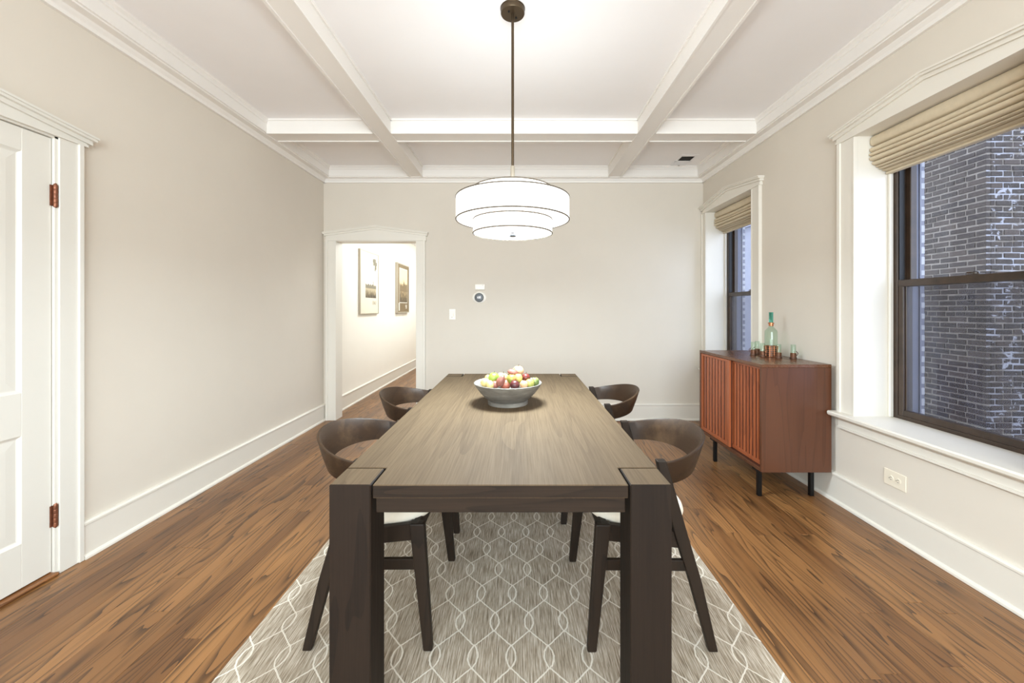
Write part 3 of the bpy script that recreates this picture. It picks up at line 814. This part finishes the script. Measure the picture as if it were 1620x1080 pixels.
for i in range(10):
    a = 2 * PI * i / 10 + 0.2
    bk.tube([((R + 0.002) * math.cos(a), (R + 0.002) * math.sin(a), 0.001), ((R + 0.002) * math.cos(a), (R + 0.002) * math.sin(a), 0.083)], 0.0022, 6)
bk.build('copper_basket', M['copper'], bt, smooth=50)['label'] = 'woven copper wire basket'
bk2 = MB().lathe([(R + 0.0006, 0.004), (R + 0.0012, 0.004), (R + 0.0012, 0.08), (R + 0.0006, 0.08)], 36, closed=True); bk2.build('basket_lining', M['copper_dark'], bt, smooth=50)
def make_glass():
    g = thing('shot_glass', '', 'glass')
    r = 0.0175
    MB().lathe([(0.0, 0.004), (r - 0.001, 0.004), (r, 0.008), (r, 0.103), (r - 0.0008, 0.1045), (r - 0.002, 0.103), (r - 0.002, 0.014), (0.0, 0.012)], 28).build('glass_body', M['glass'], g, smooth=40)
    MB().lathe([(0.0, 0.0), (0.0225, 0.0), (0.0235, 0.004), (0.0225, 0.009), (r + 0.002, 0.012), (r + 0.002, 0.040), (r + 0.0004, 0.0405), (r + 0.0004, 0.003), (0.0, 0.003)], 28).build('copper_base', M['copper_dark'], g, smooth=40)
    b = MB()
    for z in (0.018, 0.029, 0.040): b.ring(r + 0.0022, 0.0014, cz=z, n=24)
    b.build('copper_ring', M['copper'], g, smooth=50)
    pts = [(r + 0.002 + 0.013 * math.sin(PI * k / 8), 0, 0.055 - 0.034 * k / 8) for k in range(9)]
    MB().tube(pts, 0.0026, 8).build('handle', M['copper_dark'], g, smooth=50)
    return g
gl = make_glass()
GL = [((1.880, 3.19), 'small copper-based glass on the sideboard, farthest from the bottle on the window side', 2.2),
      ((1.962, 3.275), 'small copper-based glass standing at the rear of the three by the window', 3.0),
      ((1.890, 3.085), 'small copper-based glass just beside the bottle, on its window side', -0.6),
      ((1.955, 2.995), 'small copper-based glass overlapping the front of the bottle', 1.6),
      ((2.038, 2.955), 'small copper-based glass standing alone with its looped handle showing', -0.1)]
for i, ((x, y), lb, rz) in enumerate(GL):
    g = gl if i == 0 else dup(gl)
    g.location = (x, y, CZ1); g.rotation_euler = (0, 0, rz); tag(g, lb, 'glass', 'copper-based glasses on the sideboard')

# ------------------------------------------------------------------ fruit bowl
bowl_x, bowl_y = -0.059, 2.184
k = NT('grey_stoneware')
nz = k.noise(k.coords((6, 6, 30)), 1, 5, 0.65)
k.link(k.ramp(nz, [(0.3, s2l(84, 79, 72)), (0.55, s2l(114, 109, 101)), (0.75, s2l(146, 142, 134))]), k.p.inputs['Base Color'])
k.p.inputs['Roughness'].default_value = 0.7; k.bump(nz, 0.3, 0.003); M['stoneware'] = k.m
bowl = MB().lathe([(0.0, 0.004), (0.098, 0.004), (0.102, 0.0), (0.109, 0.0), (0.110, 0.015), (0.104, 0.020), (0.125, 0.036), (0.152, 0.064), (0.173, 0.092), (0.184, 0.110), (0.186, 0.114), (0.183, 0.117), (0.177, 0.115), (0.160, 0.094), (0.140, 0.082), (0.110, 0.076), (0.0, 0.074)], 56).build('fruit_bowl', M['stoneware'], smooth=35, loc=(bowl_x, bowl_y, TZ))
tag(bowl, 'wide grey stoneware bowl heaped with fruit on the table', 'bowl')
def fruit_mat(name, c1, c2, scale=14, rough=0.35):
    k = NT(name)
    nz = k.noise(k.coords((scale,) * 3, 9), 1, 4, 0.65)
    k.link(k.ramp(nz, [(0.36, s2l(*c1)), (0.64, s2l(*c2))]), k.p.inputs['Base Color'])
    k.p.inputs['Roughness'].default_value = rough
    return k.m
FM = {'green': fruit_mat('green_apple_skin', (104, 130, 42), (134, 156, 66)), 'mauve': fruit_mat('mauve_skin', (112, 60, 52), (146, 92, 80)),
      'coral': fruit_mat('coral_skin', (168, 86, 68), (196, 122, 100)), 'cream': fruit_mat('cream_skin', (192, 168, 100), (208, 188, 128)),
      'peach': fruit_mat('peach_skin', (196, 146, 106), (208, 168, 128)), 'blush': fruit_mat('green_blush_skin', (122, 134, 52), (180, 122, 74), 20),
      'lime': fruit_mat('lime_skin', (152, 158, 76), (184, 172, 96)), 'red': fruit_mat('dark_red_skin', (82, 24, 20), (118, 48, 38), 30),
      'maroon': fruit_mat('maroon_skin', (52, 18, 22), (90, 38, 38), 40), 'striped': fruit_mat('striped_green_skin', (66, 88, 34), (136, 146, 84), 40)}
M['stem'] = plain('fruit_stem', (84, 62, 40), 0.8, var=0)
def fruit(name, px, py, rpx, d, kind, lb, st=(1, 1, 1), rot=(0, 0, 0), stem=True, shape='apple'):
    x = (px - VX) * d / F; z = EYE - (py - VY) * d / F; r = rpx * d / F
    n = 24; prof = []
    for i in range(13):
        a = PI * i / 12
        rr = math.sin(a); zz = -math.cos(a)
        if shape == 'apple': zz -= 0.16 * math.exp(-(rr / 0.28) ** 2) * (1 if zz > 0 else -0.6)
        if shape == 'pear': rr *= 1 - 0.28 * max(0, zz); zz *= 1.15
        prof.append((max(rr * r, 0.0002), zz * r))
    o = MB().lathe(prof, n).build(name, FM[kind], smooth=80, loc=(x, d, z))
    o.scale = st; o.rotation_euler = rot
    tag(o, lb, 'fruit', 'fruit heaped in the bowl')
    if stem:
        top = prof[-1][1]
        MB().tube([(0, 0, top - 0.002), (0.002, 0, top + 0.006), (0.004, 0.001, top + 0.011)], [0.0016, 0.0012, 0.0015], 6).build('stem', M['stem'], o)
    return o
fruit('apple', 781.2, 597.3, 8.6, 2.12, 'green', 'bright green apple on top of the pile, near the bowl rim')
fruit('pear', 792.4, 602.5, 7.0, 2.058, 'mauve', 'mauve elongated pear leaning over the coral peach', (1, 1, 1.25), (0.3, 0.5, 0), shape='pear')
fruit('plum', 783.4, 608.2, 6.4, 2.075, 'mauve', 'dusky mauve plum low against the rim below the mauve pear')
fruit('peach', 799.6, 608.3, 8.4, 2.108, 'coral', 'coral pink peach low in the middle of the bowl')
fruit('pear', 768.0, 605.0, 6.8, 2.105, 'cream', 'cream yellow pear resting at the side rim below the green apple', (1.1, 1, 1), (0, 1.2, 0), shape='pear', stem=False)
fruit('lemon', 775.2, 608.8, 6.6, 2.065, 'cream', 'cream yellow lemon low between the rim and the dusky plum', (1.15, 1, 0.95), (0, 1.4, 0.3), stem=False)
fruit('lemon', 772.6, 598.5, 5.8, 2.20, 'cream', 'small pale lemon behind the green apple', (1.1, 1, 1), (0, 1.3, 0), stem=False)
fruit('lemon', 792.5, 596.0, 6.4, 2.23, 'cream', 'pale lemon at the back of the bowl beside the green apple', (1.1, 1, 1), (0, 1.5, 0.5), stem=False)
fruit('pear', 800.0, 597.5, 6.2, 2.165, 'cream', 'pale pear in the middle of the heap behind the coral peach', (1, 1, 1.1), (0.2, -0.4, 0), shape='pear')
fruit('peach', 819.8, 587.0, 9.0, 2.215, 'peach', 'large pale peach crowning the fruit pile')
fruit('plum', 811.3, 589.0, 6.4, 2.15, 'mauve', 'mauve plum lying sideways against the crowning peach', (1.35, 1, 0.85), (0, 0.2, 0))
fruit('apple', 809.6, 599.6, 8.0, 2.105, 'blush', 'green apple with orange blush under the sideways plum')
fruit('apple', 820.0, 598.6, 7.4, 2.12, 'lime', 'yellow-green apple wedged beneath the crowning peach', (0.9, 1, 1.1))
fruit('plum', 831.9, 597.0, 6.9, 2.15, 'red', 'glossy dark red plum high on the pile beside the crowning peach')
fruit('plum', 814.4, 608.6, 7.6, 2.068, 'maroon', 'dark maroon plum low at the front rim of the bowl')
fruit('apricot', 828.6, 607.8, 6.6, 2.072, 'peach', 'peach coloured apricot low beside the dark maroon plum')
fruit('apple', 838.2, 605.9, 7.2, 2.095, 'lime', 'yellow-green apple low beside the apricot')
fruit('lime', 846.5, 603.6, 6.6, 2.14, 'striped', 'green striped lime against the bowl rim toward the windows', (1, 1, 1.1))

# ------------------------------------------------------------------ pendant lamp
LX, LY = -0.032, 2.134
pl = thing('pendant_lamp', 'lit white tiered drum pendant hanging over the table on a bronze rod', 'lamp', (LX, LY, ZC))
def PL(m, n, mt, **kw): return m.build(n, M[mt], pl, **kw)
z = lambda Z: Z + EYE - ZC       # height above the eye -> local
can = PL(MB().lathe([(0.0, 0), (0.066, 0), (0.066, -0.004), (0.064, -0.005), (0.064, -0.026), (0.062, -0.030), (0.0, -0.031)], 40), 'canopy', 'bronze', smooth=35)
for x, y in ((-0.020, 0.022), (0.018, -0.024)):
    MB().lathe([(0.0, -0.0375), (0.004, -0.037), (0.0055, -0.033), (0.0055, -0.0305)], 12, x, -y * 1.0).build('screw', M['black'], can, smooth=40)
PL(MB().lathe([(0.0075, -0.028), (0.0075, z(0.75)), (0.0, z(0.75))], 16), 'rod', 'bronze', smooth=40)
PL(MB().lathe([(0.010, z(0.762)), (0.0115, z(0.758)), (0.0135, z(0.64)), (0.0135, z(0.62)), (0.0, z(0.62))], 20), 'rod_sleeve', 'nickel', smooth=40)
def tier(name, r, zb, zt, lid=None, bottom=None, seam=None):
    m = MB().lathe([(r, zb), (r, zt), (r - 0.004, zt), (r - 0.004, zb)], 72, closed=True)
    o = PL(m, name, 'shade_lit', smooth=40)
    for zz in (zb, zt): MB().ring(r - 0.0005, 0.0037, cz=zz, n=72).build('rim', M['rim'], o, smooth=50)
    if bottom is not None:
        MB().lathe([(0.001, zb + bottom), (r - 0.005, zb + bottom), (r - 0.005, zb + bottom + 0.003), (0.001, zb + bottom + 0.003)], 72).build('diffuser', M['diffuser'], o, smooth=40)
    if lid is not None:
        MB().lathe([(0.001, zt - lid), (r - 0.005, zt - lid), (r - 0.005, zt - lid - 0.003), (0.001, zt - lid - 0.003)], 72).build('cover', M['diffuser'], o, smooth=40)
    if seam is not None:
        a = -PI / 2 + seam
        s = MB()
        for da in (0, 0.026 * 0.301 / r):
            s.tube([((r + 0.0006) * math.cos(a + da), (r + 0.0006) * math.sin(a + da), zb), ((r + 0.0006) * math.cos(a + da), (r + 0.0006) * math.sin(a + da), zt)], 0.0011, 6)
        s.build('seam', M['seam'], o)
    return o
tier('upper_shade', 0.213, z(0.585), z(0.632), lid=0.006)
tier('middle_shade', 0.301, z(0.470), z(0.585), lid=0.004, bottom=0.004, seam=0.30)
tier('lower_shade', 0.211, z(0.400), z(0.470), bottom=0.004, seam=0.26)
PL(MB().lathe([(0.0, z(0.384)), (0.0165, z(0.384)), (0.0185, z(0.387)), (0.0185, z(0.396)), (0.008, z(0.398)), (0.008, z(0.408)), (0.0, z(0.41))], 24), 'finial', 'black', smooth=40)
def disc(name, zz, rot, size, power):
    l = bpy.data.lights.new(name, 'AREA'); l.shape = 'DISK'; l.size = size; l.energy = power; l.color = (0.80, 0.93, 1.0)
    o = bpy.data.objects.new(name, l); o.location = (LX, LY, zz); o.rotation_euler = rot; COL.objects.link(o)
disc('pendant_bulb_down', EYE + 0.4, (0, 0, 0), 0.40, 32)
disc('pendant_bulb_up', EYE + 0.635, (PI, 0, 0), 0.5, 3.0)

# ------------------------------------------------------------------ small fittings
def text(body, size, mat, parent, loc, rot, ext=0.0004):
    c = bpy.data.curves.new('lettering', 'FONT'); c.body = body; c.size = size; c.extrude = ext; c.align_x = 'CENTER'; c.align_y = 'CENTER'
    c.materials.append(mat)
    t = bpy.data.objects.new('lettering', c); COL.objects.link(t)
    me = bpy.data.meshes.new_from_object(t.evaluated_get(bpy.context.evaluated_depsgraph_get()))
    bpy.data.objects.remove(t); bpy.data.curves.remove(c)
    o = bpy.data.objects.new('lettering', me); COL.objects.link(o); o.parent = parent; o.location = loc; o.rotation_euler = rot
    return o
bw = lambda px, py: ((px - VX) * YB / F, YB, EYE - (py - VY) * YB / F)
# dimmer switch
x, y, zz = bw(715.7, 497)
sw = thing('light_switch', 'white dimmer switch plate on the end wall by the doorway', 'switch', (x, y, zz))
MB().box(-0.036, 0.036, -0.006, 0, -0.06, 0.06).build('plate', M['plastic'], sw, bevel=0.003, seg=2)
MB().box(-0.017, 0.006, -0.010, -0.005, -0.034, 0.034).build('rocker', M['plastic'], sw, bevel=0.002)
MB().box(0.010, 0.016, -0.009, -0.005, -0.026, 0.010).build('slider', M['plate'], sw)
MB().box(-0.010, 0.004, -0.0108, -0.009, -0.037, -0.031).build('indicator', M['nickel'], sw)
# detector box over the thermostat
x, y, zz = bw(759.5, 454)
bx = thing('wall_sensor', 'small white sensor box directly above the round thermostat', 'sensor', (x, y, zz))
MB().box(-0.056, 0.056, -0.026, 0, -0.031, 0.031).build('case', M['plastic'], bx, bevel=0.004, seg=2)
sl = MB().lathe([(0.0, -0.001), (0.012, 0), (0.014, 0.002), (0.0, 0.0025)], 20); sl.v = [(a - 0.022, -0.026 - c, -b * 0.7 - 0.009) for a, b, c in sl.v]; sl.build('button', M['nickel'], bx)
MB().box(0.026, 0.040, -0.0268, -0.0255, 0.018, 0.021).build('slot', M['ink'], bx)
# thermostat
x, y, zz = bw(758.2, 470.5)
tm = thing('thermostat', 'round black-faced thermostat on a white oval wall plate', 'thermostat', (x, y, zz))
def disc_y(prof, n=36, sx=1.0):
    m = MB().lathe(prof, n); m.v = [(a * sx, -c, b) for a, b, c in m.v]; return m
disc_y([(0.0, 0), (0.066, 0), (0.066, 0.005), (0.062, 0.008), (0.0, 0.008)], sx=1.18).build('back_plate', M['plastic'], tm, smooth=40)
disc_y([(0.0, 0.008), (0.046, 0.008), (0.051, 0.012), (0.051, 0.024), (0.048, 0.027), (0.0, 0.027)]).build('ring', M['black'], tm, smooth=40)
fc = disc_y([(0.0, 0.0268), (0.046, 0.0268), (0.045, 0.0292), (0.0, 0.031)]).build('display', M['gloss_black'], tm, smooth=40)
text('68', 0.04, M['display'], fc, (0, -0.0316, 0), (PI / 2, 0, 0))
# outlet
ol = thing('power_outlet', 'cream sideways outlet plate under the wide window sill', 'outlet', (XR, 2.235, 0.318))
MB().box(-0.006, 0, -0.066, 0.066, -0.045, 0.045).build('plate', M['plate'], ol, bevel=0.003, seg=2)
for s in (-1, 1):
    rc = MB().lathe([(0.0, 0), (0.017, 0), (0.0165, 0.003), (0.0, 0.003)], 24); rc.v = [(-0.005 - c, a + s * 0.021, b) for a, b, c in rc.v]
    rc = rc.build('receptacle', M['plate'], ol)
    MB().box(-0.0088, -0.0078, s * 0.021 - 0.006, s * 0.021 + 0.003, 0.005, 0.0072).box(-0.0088, -0.0078, s * 0.021 - 0.006, s * 0.021 + 0.003, -0.0072, -0.005).box(-0.0088, -0.0078, s * 0.021 + 0.006, s * 0.021 + 0.010, -0.002, 0.002).build('slots', M['hole'], rc)
# ceiling register
vt = thing('ceiling_vent', 'white ceiling register with one dark open half near the room corner', 'vent', (1.793, 4.31, ZC))
X0, X1, V0, V1 = -0.093, 0.093, -0.16, 0.155
MB().box(X0, X1, V0, -0.112, -0.006, 0).box(X0, X1, 0.02, 0.036, -0.006, 0).box(X0, -0.068, -0.112, 0.036, -0.006, 0).box(0.068, X1, -0.112, 0.036, -0.006, 0).box(X0, X1, 0.14, V1, -0.006, 0).box(X0, -0.072, 0.036, 0.14, -0.006, 0).box(0.072, X1, 0.036, 0.14, -0.006, 0).build('frame', M['ceil'], vt, bevel=0.0015)
MB().box(-0.068, 0.068, -0.112, 0.02, -0.001, -0.0002).build('opening', M['hole'], vt)
MB().box(-0.072, 0.072, 0.036, 0.14, -0.002, -0.0002).build('damper', M['nickel'], vt)
vm = MB().box(-0.072, 0.072, -0.0035, 0.0035, -0.005, -0.0021).mesh('louver', M['ceil'])
for q in range(8):
    o = bpy.data.objects.new('louver', vm); COL.objects.link(o); o.parent = vt; o.location = (0, 0.043 + q * 0.0128, 0)
MB().box(-0.012, 0.006, 0.141, 0.147, -0.013, -0.005).build('lever', M['nickel'], vt)

# framed prints in the hall
def photo_mat(name, lo, mid, hi, dark_bottom):
    k = NT(name)
    tc = k.n('ShaderNodeTexCoord').outputs['Generated']
    sp = k.n('ShaderNodeSeparateXYZ', i_0=tc)
    nz = k.noise(k.coords((1, 14, 14)), 1, 6, 0.7)
    v = k.math('ADD', k.math('MULTIPLY', sp.outputs[2], dark_bottom), k.math('MULTIPLY', k.math('SUBTRACT', nz, 0.5), 1.2))
    k.link(k.ramp(v, [(0.12, s2l(*lo)), (0.45, s2l(*mid)), (0.85, s2l(*hi))]), k.p.inputs['Base Color'])
    k.p.inputs['Roughness'].default_value = 0.6
    return k.m
xh = XL + 0.004
def skyline(y0, y1, z0, zmid, amp, x, n=26, tower=None):
    m = MB(); w = (y1 - y0) / n
    for i in range(n):
        h = zmid + random.uniform(-amp, amp) - z0
        if tower and abs(i - tower) < 1.6: h += amp * (2.6 if abs(i - tower) < 0.6 else 1.4)
        m.box(x, x + 0.0006, y0 + i * w, y0 + (i + 1) * w, z0, z0 + h)
    return m
# print 1: light poster, thin metal frame
y0, y1, z0, z1 = 5.54, 6.27, 1.195, 2.115
f1 = thing('framed_print', 'pale skyline poster in a thin silver frame, closer to the doorway', 'picture', (xh, (y0 + y1) / 2, z0), group='framed prints in the hall')
I1 = lambda o: inv(o, f1)
D = 0.03
I1(MB().box(xh, xh + D, y0, y0 + 0.012, z0, z1).box(xh, xh + D, y1 - 0.012, y1, z0, z1).box(xh, xh + D - 0.0005, y0 + 0.012, y1 - 0.012, z0, z0 + 0.012).box(xh, xh + D - 0.0005, y0 + 0.012, y1 - 0.012, z1 - 0.012, z1).build('frame', M['nickel']))
M['paper'] = plain('cream_paper', (228, 216, 196), 0.6, var=0.03); M['paperlt'] = plain('pale_paper', (238, 228, 212), 0.6, var=0.02)
pp = I1(MB().box(xh, xh + D - 0.006, y0 + 0.012, y1 - 0.012, z0 + 0.012, z1 - 0.012).build('poster', M['paper']))
xx = xh + D - 0.0055
def on(o): o.parent = pp; return o
on(MB().box(xx, xx + 0.0004, y0 + 0.2, y1 - 0.10, z0 + 0.26, z1 - 0.07).build('upper_print', M['paperlt']))
on(MB().box(xx + 0.0004, xx + 0.0008, y0 + 0.2, y1 - 0.11, z0 + 0.24, z0 + 0.43).build('photograph', photo_mat('town_photo', (74, 62, 44), (124, 108, 82), (180, 164, 134), 1.4)))
on(skyline(y0 + 0.2, y1 - 0.11, z0 + 0.38, z0 + 0.43, 0.018, xx + 0.001, tower=18).build('skyline', M['ink']))
bl = MB(); 
for i, (a, b, s) in enumerate(((-0.16, -0.09, 0.09), (-0.2, -0.12, 0.06), (-0.13, -0.17, 0.07), (-0.22, -0.08, 0.05), (-0.15, -0.21, 0.045), (-0.1, -0.12, 0.05))):
    bl.box(xx + 0.0006 + i * 0.0001, xx + 0.0012 + i * 0.0001, y1 + a - s / 2, y1 + a + s / 2, z1 + b - s * 0.6 - 0.03, z1 + b + s * 0.4 - 0.03)
on(bl.build('emblem', M['ink']))
t1 = text('EAU', 0.075, M['ink'], pp, (xx + 0.0008, y1 - 0.185, z0 + 0.165), (PI / 2, 0, PI / 2))
# print 2: dark mat
y0, y1 = 7.2, 7.95
f2 = thing('framed_print', 'sepia town photograph in a dark brown mat, deeper down the hall', 'picture', (xh, (y0 + y1) / 2, z0), group='framed prints in the hall')
I2 = lambda o: inv(o, f2)
D = 0.045
I2(MB().box(xh, xh + D, y0, y0 + 0.02, z0, z1).box(xh, xh + D, y1 - 0.02, y1, z0, z1).box(xh, xh + D - 0.0005, y0 + 0.02, y1 - 0.02, z0, z0 + 0.02).box(xh, xh + D - 0.0005, y0 + 0.02, y1 - 0.02, z1 - 0.02, z1).build('frame', M['nickel']))
M['mat_brown'] = plain('brown_mat', (118, 98, 66), 0.6, var=0.1)
pp = I2(MB().box(xh, xh + D - 0.004, y0 + 0.02, y1 - 0.02, z0 + 0.02, z1 - 0.02).build('mat_board', M['mat_brown']))
xx = xh + D - 0.0035
on(MB().box(xx - 0.0002, xx + 0.0004, y0 + 0.11, y1 - 0.12, z0 + 0.185, z1 - 0.085).build('white_border', M['ink_white']))
on(MB().box(xx + 0.0004, xx + 0.0008, y0 + 0.122, y1 - 0.132, z0 + 0.197, z1 - 0.097).build('photograph', photo_mat('valley_photo', (84, 68, 42), (150, 128, 92), (232, 206, 164), 1.25)))
on(skyline(y0 + 0.122, y1 - 0.132, z0 + 0.40, z0 + 0.53, 0.03, xx + 0.0009, tower=14).build('skyline', M['mat_brown']))
t2 = text('98', 0.11, M['ink_white'], pp, (xx + 0.0008, y1 - 0.2, z0 + 0.11), (PI / 2, 0, PI / 2))
on(MB().box(xx, xx + 0.0006, y0 + 0.07, y0 + 0.13, z0 + 0.04, z0 + 0.185).build('white_strip', M['ink_white']))
print('planks', n_planks)
